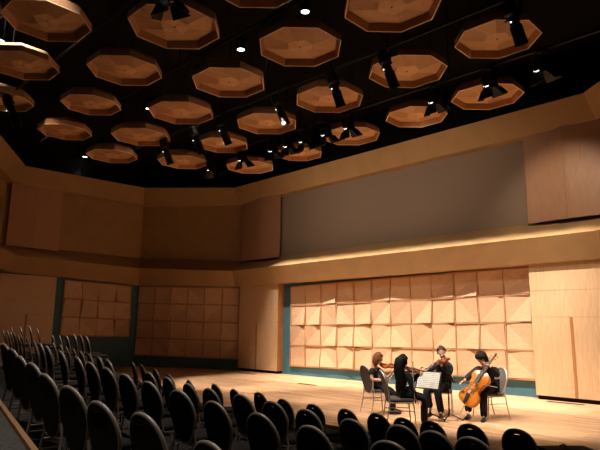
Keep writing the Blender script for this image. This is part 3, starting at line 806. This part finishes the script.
def person(label, P, face, up, hairm, hair, top, sleeves, shirt_m, trous_m, fem=False, grip=None):
    J = {k: Vector(v) for k, v in P.items()}
    for s in 'RL':
        J['an'+s].z = max(J['an'+s].z, .085); J['to'+s].z = .036
    J['pel'].z = .56 if fem else .585
    base = Vector((J['pel'].x, J['pel'].y, 0))
    for k in J: J[k] = J[k]-base
    t = thing('person', label, 'person', tuple(base))
    up_ = Vector((0, 0, 1)); axis = (J['neck']-J['pel'])
    side = (J['shR']-J['shL']).normalized()
    hipR, hipL = J['pel']+side*.085, J['pel']-side*.085
    sp = J['pel'].lerp(J['chest'], .5)
    kf = .88 if fem else 1.06
    hb = J['head'] - Vector(up).normalized()*.03
    # continuous body
    S = Skel()
    S.add('pel', J['pel'], .115*kf); S.add('sp', sp, .10*kf, 'pel'); S.add('ch', J['chest'], .105*kf, 'sp'); 
    nb = J['neck']; S.add('nb', nb, .052*kf, 'ch'); S.add('hb', hb, .05*kf, 'nb')
    for s, sg in (('R', 1), ('L', -1)):
        S.add('sh'+s, J['sh'+s], .050*kf, 'ch'); S.add('el'+s, J['el'+s], .038*kf, 'sh'+s); S.add('wr'+s, J['wr'+s], .026*kf, 'el'+s)
        h = hipR if s == 'R' else hipL
        S.add('hip'+s, h+(J['kn'+s]-h)*.12, .08*kf, 'pel'); S.add('kn'+s, J['kn'+s], .058*kf, 'hip'+s); S.add('cf'+s, J['kn'+s].lerp(J['an'+s], .35), .045*kf, 'kn'+s)
        S.add('an'+s, J['an'+s], .030*kf, 'cf'+s); S.add('to'+s, J['an'+s].lerp(Vector((J['to'+s].x, J['to'+s].y, .03)), .45), .016, 'an'+s)
    bm = bmesh.new(); bm.from_mesh(S.mesh(2))
    head_mesh(bm, J['head'], face, up, 1.0 if not fem else .96)
    for s in 'RL':
        fd = (J['wr'+s]-J['el'+s]).normalized()
        gd, gn = (grip or {}).get(s, (fd, (0, 0, -1)))
        for m in hand_meshes(J['wr'+s], gd, gn, 1.05 if not fem else .95, left=(s == 'L')): bm.from_mesh(m)
    b = obj('body', bm, [M_SKIN, M_EYEW, M_EYED, M_LIP], t)
    for p in b.data.polygons: p.use_smooth = True
    # top garment
    S = Skel()
    tw = .135*kf
    S.add('pel', J['pel']+axis.normalized()*.02, tw+.012); S.add('sp', sp, tw-.008, 'pel'); S.add('ch', J['chest'], tw+.006, 'sp'); S.add('nb', J['chest'].lerp(J['neck'], .86), .068*kf, 'ch')
    for s in 'RL':
        S.add('sh'+s, J['sh'+s], .070*kf, 'ch')
        if sleeves == 'short':
            S.add('el'+s, J['sh'+s].lerp(J['el'+s], .62), .062*kf, 'sh'+s)
        else:
            S.add('el'+s, J['el'+s], .056*kf, 'sh'+s); S.add('wr'+s, J['el'+s].lerp(J['wr'+s], .93), .042*kf, 'el'+s)
    o = obj(top, S.mesh(2), shirt_m, t)
    # trousers
    S = Skel()
    S.add('pel', J['pel'], .142*kf)
    for s in 'RL':
        h = hipR if s == 'R' else hipL
        S.add('hip'+s, h+(J['kn'+s]-h)*.15, .102*kf, 'pel'); S.add('kn'+s, J['kn'+s], .080*kf, 'hip'+s); S.add('an'+s, J['kn'+s].lerp(J['an'+s], 1.10), .064*kf, 'kn'+s)
    obj('trousers', S.mesh(2), trous_m, t)
    # shoes
    for s in 'RL':
        bm = bmesh.new()
        a, q = J['an'+s], J['to'+s]; d = Vector((q.x-a.x, q.y-a.y, 0)); d = d.normalized() if d.length > .02 else Vector((face[0], face[1], 0)).normalized()
        heel = Vector((a.x, a.y, 0)) - d*.05; w = Vector((-d.y, d.x, 0))
        secs = []
        for fr_, hw, ht in ((0, .026, .06), (.06, .034, .085), (.3, .036, .075), (.6, .042, .055), (.85, .040, .042), (1, .020, .03)):
            c0 = heel + d*.27*kf*fr_
            secs.append([bm.verts.new(c0 + w*hw*x + Vector((0, 0, max(.002, ht*z)))) for x, z in ((-1, 0), (-1.05, .35), (-.6, .9), (0, 1), (.6, .9), (1.05, .35), (1, 0))])
        for A, Bq in zip(secs, secs[1:]):
            for k in range(7): bm.faces.new((A[k], A[(k+1) % 7], Bq[(k+1) % 7], Bq[k]))
        bm.faces.new(secs[0][::-1]); bm.faces.new(secs[-1])
        smooth(obj('shoe', bm, M_SHOE, t), 60)
    # hair
    f = Vector(face).normalized(); u = Vector(up); u = (u - f*u.dot(f)).normalized(); r = f.cross(u)
    bm = bmesh.new()
    res = bmesh.ops.create_icosphere(bm, subdivisions=4, radius=1)
    rnd = random.Random(len(label))
    for v in res['verts']:
        x, y, z = v.co
        wob = 1+(.035 if hair in ('bob', 'long') else .075)*math.sin(9*x+3*y)*math.sin(7*z+5*x)+rnd.uniform(-.012, .012)
        hk = 1.12 if hair == 'mop' else 1.0
        sx, sy, sz = .090*wob*hk, .108*wob*hk, .132*wob*hk
        facezone = y > .28 and z < .52 - .25*abs(x)
        if hair in ('short', 'mop'):
            low = z < (-.35 if hair == 'short' else -.62)
        else:
            low = z < -.35 and y > -.1
        if facezone or low:
            sx, sy, sz = .055, .065, .08
            v.co = J['head'] + r*x*sx + f*y*sy + u*(z*sz)
        else:
            Z = z*sz
            if hair in ('bob', 'long') and z < 0: Z = z*(.185 if hair == 'bob' else .17); sx *= 1.06; sy *= 1.04
            v.co = J['head'] + r*x*sx + f*(y*sy-.006) + u*Z
    o = obj('hair', bm, hairm, t)
    for p in o.data.polygons: p.use_smooth = True
    if hair == 'long':
        bm = bmesh.new()
        secs = []
        for q, (dz, hw, dp) in enumerate(((.075, .045, .03), (.03, .082, .05), (-.06, .100, .06), (-.18, .112, .055), (-.30, .108, .045), (-.42, .082, .032), (-.50, .04, .018))):
            c0 = J['head'] - f*(.075 + .035*math.sin(q*.7)) + Vector((0, 0, dz))
            secs.append([bm.verts.new(c0 + r*hw*math.cos(a)*(1+.05*math.sin(7*a+q)) + f*dp*math.sin(a)*(1+.16*math.sin(5*a+q*.6))) for a in [2*PI*k/18 for k in range(18)]])
        for A, Bq in zip(secs, secs[1:]):
            for k in range(18): bm.faces.new((A[k], A[(k+1) % 18], Bq[(k+1) % 18], Bq[k]))
        bm.faces.new(secs[0][::-1]); bm.faces.new(secs[-1])
        smooth(obj('hair', bm, hairm, t), 70)
    return t, J, base

Fh = Vector((Fv.x, Fv.y, 0)).normalized(); Rh = Vector((Rv.x, Rv.y, 0)).normalized()
def phi(deg, pitch=0):
    """horizontal heading measured from straight away from the photographer, clockwise"""
    a = math.radians(deg); p = math.radians(pitch)
    d = (Fh*math.cos(a) + Rh*math.sin(a))*math.cos(p); d.z = math.sin(p)
    return d
def rz_of(d): return math.atan2(d.y, d.x) - PI/2

UPZ = Vector((0, 0, 1))
person('person in a dark navy shirt, head bowed, bowing the cello', POSE['cell'], phi(240, -48), (UPZ+phi(236)*.9), M_HAIRK, 'mop', 'shirt', 'long', M_NAVY, M_TROUS,
       grip={'R': (phi(262, -25), (0, 0, -1)), 'L': (phi(285, 15), phi(200))})
person('young person facing the camera in a charcoal jacket, playing the viola', POSE['viol'], phi(196, -10), (UPZ+Rh*(-.12)), M_HAIRB, 'short', 'jacket', 'long', M_JACKET, M_TROUS,
       grip={'R': (phi(245, -10), (0, 0, -1)), 'L': (phi(260, 55), phi(180))})
person('person with auburn bob in a short-sleeved black top, furthest left of the four', POSE['gone'], phi(82, -12), (UPZ+phi(350)*.15), M_HAIRR, 'bob', 'shirt', 'short', M_SHIRT, M_TROUS, True,
       grip={'R': (phi(80, 0), (0, 0, -1)), 'L': (phi(40, 60), phi(120))})
person('person with long black hair seen from behind, violin at the shoulder', POSE['gtwo'], phi(52, -8), UPZ, M_HAIRK, 'long', 'shirt', 'long', M_SHIRT, M_TROUS, True,
       grip={'R': (phi(90, -15), phi(0, -60)), 'L': (phi(20, 55), phi(110))})

# chairs under the musicians
def stage_chair(label, xy, d, first=None):
    if first is None:
        c = make_chair('concert_chair', label, 'chairs of the four musicians', M_BEIGEF, M_SILVERM, True)
        c.location = (*xy, .002); c.rotation_euler.z = rz_of(d); return c
    return dup(first, (*xy, .002), rz_of(d), label)
def chair_spot(P, d, off=.0):
    p = Vector(P['pel']); return (p.x - d.x*off, p.y - d.y*off)
sc0 = stage_chair('taupe chair with silver frame under the cellist', chair_spot(POSE['cell'], phi(246), .0), phi(246))
stage_chair('taupe chair behind the music stands under the person with the viola', chair_spot(POSE['viol'], phi(196), .02), phi(196), sc0)
stage_chair('taupe chair under the person with the auburn bob', chair_spot(POSE['gone'], phi(66), -.10), phi(66), sc0)
stage_chair('taupe chair with its oval back turned to the camera, nearest the audience', chair_spot(POSE['gtwo'], phi(88), .0), phi(88), sc0)

# ------------------------------------------------------------------ instruments
M_VARR = wood('red_brown_varnish', (.26, .055, .02), (.36, .09, .03), (9, 1.2, 9), .25)
M_VARB = wood('dark_brown_varnish', (.17, .06, .025), (.26, .10, .04), (9, 1.2, 9), .25)
M_VARO = wood('amber_varnish', (.44, .125, .010), (.58, .185, .018), (9, 1.0, 9), .25)
M_EBONY = mat('ebony', (.015, .013, .012), .35)
M_MAPLEB = mat('bridge_maple', (.6, .38, .2), .5)
M_STRING = mat('steel_string', (.6, .58, .55), .3, .9)
M_BOWW = mat('bow_wood', (.22, .08, .04), .35)
M_BOWH = mat('bow_hair', (.85, .80, .72), .6)
OUTL = [(0, .0), (.006, .28), (.03, .55), (.09, .80), (.17, .92), (.25, .86), (.33, .70), (.38, .66), (.40, .72), (.42, .63), (.48, .57), (.54, .57), (.60, .64), (.615, .80), (.64, .78), (.68, .88), (.77, 1.0), (.85, .98), (.92, .84), (.97, .56), (.994, .25), (1, 0)]

def instrument(name, label, cat, bottom, scroll, nrm, body, wl, ribs, varn, chin=False, pin=None, neckm=None):
    A, Z = Vector(bottom), Vector(scroll)
    y = (Z-A).normalized(); L = (Z-A).length
    z = Vector(nrm); z = (z - y*z.dot(y)).normalized(); x = y.cross(z)
    t = thing(name, label, cat)
    M = Matrix((x, y, z)).transposed().to_4x4(); M.translation = A
    t.matrix_world = M
    Lb = body
    bm = bmesh.new()
    NS = 9
    arch = ribs*.32
    tops, bots = [], []
    for tt, w in OUTL:
        yy = Lb*(1-tt); hw = max(w, .012)*wl
        edge = min(1, min(tt, 1-tt)*6)
        tops.append([bm.verts.new((hw*s, yy, ribs/2 + arch*(1-s*s)*edge)) for s in np.linspace(-1, 1, NS)])
        bots.append([bm.verts.new((hw*s, yy, -ribs/2 - arch*.8*(1-s*s)*edge)) for s in np.linspace(-1, 1, NS)])
    n = len(OUTL)
    for i in range(n-1):
        for k in range(NS-1):
            bm.faces.new((tops[i][k], tops[i][k+1], tops[i+1][k+1], tops[i+1][k]))
            bm.faces.new((bots[i][k+1], bots[i][k], bots[i+1][k], bots[i+1][k+1]))
        for k, r_ in ((0, 1), (NS-1, 0)):
            q = (tops[i][k], tops[i+1][k], bots[i+1][k], bots[i][k])
            bm.faces.new(q if r_ else q[::-1])
    for i in (0, n-1):
        for k in range(NS-1): bm.faces.new((tops[i][k], tops[i][k+1], bots[i][k+1], bots[i][k]))
    smooth(obj('sound_box', bm, varn, t), 50)
    zt = ribs/2 + arch
    for s in (-1, 1):
        bm = bmesh.new()
        pts = [(s*wl*(.30+.10*q+.08*math.sin(q*2*PI)), Lb*(.53-.20*q), ribs/2+arch*.92+.001) for q in np.linspace(0, 1, 8)]
        add_tube(bm, pts, [wl*.035, wl*.018, wl*.022, wl*.026, wl*.026, wl*.022, wl*.018, wl*.04], 6); obj('f_hole', bm, M_EBONY, t)
    # neck, pegbox, scroll
    bm = bmesh.new()
    w = wl*.13
    add_tube(bm, [(0, Lb-.002, ribs*.30), (0, Lb+(L-Lb)*.62, ribs*.34)], [w*1.15, w*.95], 8)
    add_tube(bm, [(0, Lb+(L-Lb)*.60, ribs*.34), (0, Lb+(L-Lb)*.86, ribs*.22), (0, L*.985, ribs*.10)], [w*1.0, w*.85, w*.7], 8)
    k = wl*.16
    sp = [(0, L-k*.4+math.cos(a)*k*(1-a/14), ribs*.10+k*.3-math.sin(a)*k*(1-a/14)) for a in np.linspace(0, 9, 20)]
    add_tube(bm, sp, w*.55, 6)
    smooth(obj('neck', bm, neckm or varn, t), 60)
    bm = bmesh.new()
    y0, y1 = Lb*.60, Lb+(L-Lb)*.62
    vs = [bm.verts.new(p) for p in ((-w*1.5, y0, zt+ribs*.42), (w*1.5, y0, zt+ribs*.42), (w, y1, ribs*.55), (-w, y1, ribs*.55))]
    v2 = [bm.verts.new(v.co - Vector((0, 0, ribs*.16))) for v in vs]
    bm.faces.new(vs); bm.faces.new(v2[::-1])
    for j in range(4): bm.faces.new((vs[j], v2[j], v2[(j+1) % 4], vs[(j+1) % 4]))
    obj('fingerboard', bm, M_EBONY, t)
    bm = bmesh.new(); bz = zt+ribs*.62
    add_prism(bm, [(-wl*.2, 0), (wl*.2, 0), (wl*.17, bz-zt-.0), (-wl*.17, bz-zt)], -.002, .002)
    for v in bm.verts: v.co = Vector((v.co.x, Lb*.42+v.co.z, zt-.001+v.co.y))
    obj('bridge', bm, M_MAPLEB, t)
    bm = bmesh.new()
    vs = [bm.verts.new(p) for p in ((-wl*.10, .006, zt+.004), (wl*.10, .006, zt+.004), (wl*.19, Lb*.28, zt+ribs*.30), (-wl*.19, Lb*.28, zt+ribs*.30))]
    v2 = [bm.verts.new(v.co - Vector((0, 0, ribs*.10))) for v in vs]
    bm.faces.new(vs); bm.faces.new(v2[::-1])
    for j in range(4): bm.faces.new((vs[j], v2[j], v2[(j+1) % 4], vs[(j+1) % 4]))
    obj('tailpiece', bm, M_EBONY, t)
    for q in range(4):
        o_ = (q-1.5)/1.5
        bm = bmesh.new(); add_tube(bm, [(o_*wl*.13, Lb*.27, zt+ribs*.3), (o_*wl*.15, Lb*.42, bz), (o_*w*.6, y1, ribs*.58)], .0009*(3 if pin else 1), 4); obj('string', bm, M_STRING, t)
        bm = bmesh.new(); yy = Lb+(L-Lb)*(.68+.07*q); sgn = 1 if q % 2 else -1
        add_tube(bm, [(-sgn*w*.7, yy, ribs*.26), (sgn*w*2.0, yy, ribs*.26), (sgn*w*2.8, yy, ribs*.26)], [w*.18, w*.22, w*.45], 6); obj('peg', bm, M_EBONY, t)
    if chin:
        bm = bmesh.new(); res = bmesh.ops.create_uvsphere(bm, u_segments=12, v_segments=8, radius=1)
        for v in bm.verts: v.co = Vector((v.co.x*.05-.035, v.co.y*.03+.028, v.co.z*.008+zt+.008))
        smooth(obj('chin_rest', bm, M_EBONY, t))
    if pin:
        p = M.inverted() @ Vector(pin)
        bm = bmesh.new(); add_tube(bm, [(0, .01, 0), tuple(p + Vector((0, .004, 0)))], [.008, .004], 8); obj('endpin', bm, M_STRING, t)
    return t

I_ = INST
instrument('violin', 'red-brown violin held by the person with the auburn bob', 'violin', *I_['violin1'], phi(150, 68), .355, .104, .034, M_VARR, True)
instrument('violin', 'dark brown violin held by the person with long black hair', 'violin', *I_['violin2'], phi(140, 62), .355, .104, .034, M_VARB, True)
instrument('viola', 'red-brown viola pointing toward the camera under a chin', 'viola', *I_['viola'], phi(240, 60), .37, .115, .038, M_VARR, True)
instrument('cello', 'amber cello held between the knees of the person at right', 'cello', *I_['cello'], phi(220, 12), .71, .188, .12, M_VARO, False, I_['endpin'][0], M_VARB)

def bow(label, a, b, toward):
    A, Bv = Vector(a), Vector(b)
    y = (Bv-A).normalized(); L = (Bv-A).length
    z = Vector(toward); z = (z-y*z.dot(y)).normalized(); x = y.cross(z)
    t = thing('bow', label, 'bow'); M = Matrix((x, y, z)).transposed().to_4x4(); M.translation = A; t.matrix_world = M
    bm = bmesh.new(); add_tube(bm, [(0, L*q, -.012*math.sin(PI*q)*-1 + .0) for q in np.linspace(-.03, 1, 9)], [.0055, .0055, .005, .005, .0045, .0045, .004, .004, .004], 6); obj('stick', bm, M_BOWW, t)
    bm = bmesh.new(); add_box(bm, (-.005, .03, .018), (.005, L-.012, .0205)); obj('bow_hair', bm, M_BOWH, t)
    bm = bmesh.new(); add_box(bm, (-.006, .0, .002), (.006, .05, .022)); obj('frog', bm, M_EBONY, t)
    bm = bmesh.new(); add_prism(bm, [(-.004, L-.018), (.004, L-.018), (.003, L+.004), (-.003, L+.004)], -.002, .021); obj('tip', bm, M_MAPLEB, t)
    return t
bow('violin bow lowered in the hand of the person with the auburn bob', *I_['bow1'], phi(100))
bow('violin bow held upright beside the person with long black hair', *I_['bow2'], phi(240))
bow('viola bow slanting up past the face of the person in the charcoal jacket', *I_['bow3'], phi(130, -40))
bow('cello bow lying across the strings of the amber cello', *I_['bow4'], phi(30))

# music stands with sheets
M_DESK = mat('matt_black_desk', (.008, .008, .009), .7, spec=.2)
def paper_material():
    m = mat('printed_score', (.8, .78, .74), .7); nt = m.node_tree; N = nt.nodes; L = nt.links
    tc = N.new('ShaderNodeTexCoord'); mp = N.new('ShaderNodeMapping'); L.new(tc.outputs['Object'], mp.inputs['Vector'])
    mp.inputs['Scale'].default_value = (1, 1, 1)
    wv = N.new('ShaderNodeTexWave'); wv.wave_type = 'BANDS'; wv.bands_direction = 'Z'; wv.inputs['Scale'].default_value = 9; wv.inputs['Distortion'].default_value = .0
    L.new(mp.outputs[0], wv.inputs['Vector'])
    no = N.new('ShaderNodeTexNoise'); no.inputs['Scale'].default_value = 90; L.new(tc.outputs['Object'], no.inputs['Vector'])
    a = N.new('ShaderNodeMath'); a.operation = 'MULTIPLY'; L.new(wv.outputs['Fac'], a.inputs[0]); L.new(no.outputs['Fac'], a.inputs[1])
    cr = N.new('ShaderNodeValToRGB'); cr.color_ramp.elements[0].position = .38; cr.color_ramp.elements[0].color = (.48, .465, .43, 1)
    cr.color_ramp.elements[1].position = .5; cr.color_ramp.elements[1].color = (.17, .16, .155, 1)
    L.new(a.outputs[0], cr.inputs[0]); L.new(cr.outputs[0], N['Principled BSDF'].inputs['Base Color'])
    return m
M_SCORE = paper_material()
def music_stand(label, c, d, tilt, w=.50, h=.34, foot=None):
    """c centre of the desk; d heading of the reader side (the desk's front)"""
    c = Vector(c)
    t = thing('music_stand', label, 'music stand', (c.x, c.y, 0), rz_of(-d))
    # local: +y points away from the reader side
    T = Matrix.Translation((0, 0, c.z)) @ Matrix.Rotation(-tilt, 4, 'X')
    bm = bmesh.new(); add_box(bm, (-w/2, -.004, -h/2), (w/2, .004, h/2), T); obj('desk', bm, M_DESK, t)
    bm = bmesh.new(); add_box(bm, (-w/2, -.06, -h/2-.006), (w/2, .004, -h/2), T); obj('lip', bm, M_METALB, t)
    bm = bmesh.new(); add_tube(bm, [(0, .03, .07), (0, .03, c.z-.05)], .012, 8); add_tube(bm, [(0, .03, .07), (0, .03, .45)], .016, 8); obj('pole', bm, M_METALB, t)
    bm = bmesh.new(); add_tube(bm, [(0, .03, c.z-.07), (0, .004, c.z)], .014, 6); obj('bracket', bm, M_METALB, t)
    for k in range(3):
        a = 2*PI*k/3 + .5
        bm = bmesh.new(); add_tube(bm, [(0, .03, .12), (.12*math.cos(a), .03+.12*math.sin(a), .075), (.25*math.cos(a), .03+.25*math.sin(a), .012)], .012, 6); obj('leg', bm, M_METALB, t)
    return t, T
dA = phi(222)
st, T = music_stand('black music stand holding a white score in front of the players', INST['standA'][0], dA, .42)
t = thing('sheet_music', 'open white printed score resting on the music stand', 'sheet music', st.location, st.rotation_euler.z)
for s, nm in ((-1, 'page'), (1, 'page')):
    bm = bmesh.new(); add_box(bm, (min(0, s*.225), -.0075, -.165), (max(0, s*.225), -.005, .15), Matrix.Identity(4))
    o = obj('page', bm, M_SCORE, t); o.matrix_local = T
music_stand('second black music stand, seen from behind, beside the cello', INST['standB'][0], phi(96), .3, .40, .28)

# ------------------------------------------------------------------ light
def spot(name, loc, target, watts, size, blend=.4, col=(1, .72, .44), rad=.06):
    l = bpy.data.lights.new(name, 'SPOT'); l.energy = watts; l.spot_size = math.radians(size); l.spot_blend = blend
    l.color = col; l.shadow_soft_size = rad
    o = bpy.data.objects.new(name, l); COL.objects.link(o); o.location = loc
    o.rotation_euler = (Vector(target)-Vector(loc)).to_track_quat('-Z', 'Y').to_euler()
    return o
WARM = (1.0, .87, .72)
for i in range(13):
    x = .2+.82*i
    spot('wall_wash_%d' % i, (x, -2.05, 6.75), (x+.1, -.6, .5), 1400, 42, 1.0, WARM, .05)
for i, (x, tx, ty) in enumerate(((1.6, 1.2, -3.2), (3.6, 4.2, -3.4), (5.8, 7.0, -3.6), (7.6, 8.6, -4.2), (9.4, 9.2, -3.8), (11.0, 10.2, -3.0))):
    spot('stage_light_%d' % i, (x, -6.25, 6.3), (tx, ty, .2), (2700, 1900)[i] if i < 2 else 1150, 46, .6, WARM)
spot('door_light', (2.0, -4.2, 6.6), (.6, -.3, .7), 2600, 27, .12, WARM)
spot('front_of_house', (7.7, -10.3, 6.3), (8.6, -4.9, .6), 950, 24, .6, WARM)
spot('upper_right', (10.4, -3.6, 6.5), (9.7, 0, 4.3), 230, 60, .8, (1, .82, .62))
for i, x in enumerate((1.8, 4.4, 7.0)):
    spot('upper_fill_%d' % i, (x, -3.3, 6.1), (x-.2, 0, 5.3), 70, 130, 1.0, (1, .84, .66), .2)  # added fill lights to brighten the upper wall, no fixtures hang here
for i, (x, y) in enumerate(DOWN):
    spot('down_%d' % i, (x, y, 8.12), (x, y-1.2, 0), (120 if y < -10 else 420) if x > -1 else 90, 46, .6, (1, .86, .72), .08)
for i, (x, y) in enumerate(((3.5, -11.2), (6.3, -11.4), (8.9, -11.4), (11.6, -11.2), (8.9, -15.4), (12.0, -15.4), (.5, -9.6), (-2.0, -8.6))):
    spot('house_fill_%d' % i, (x, y, 8.12), (x, y, 0), 430 if x > 2 else 520, 60, .7, (1, .88, .75) if x > 2 else (1, .74, .5), .08)  # added spots without fixtures, put in to light the chair rims
w = bpy.data.worlds.new('world'); SC.world = w; w.use_nodes = True
w.node_tree.nodes['Background'].inputs[0].default_value = (1, .6, .3, 1)
w.node_tree.nodes['Background'].inputs[1].default_value = .014

vs = SC.view_settings
vs.view_transform = 'Standard'; vs.look = 'None'; vs.exposure = 0.3; vs.gamma = 1.0; vs.use_curve_mapping = False
SC.cycles.max_bounces = 10; SC.cycles.diffuse_bounces = 6
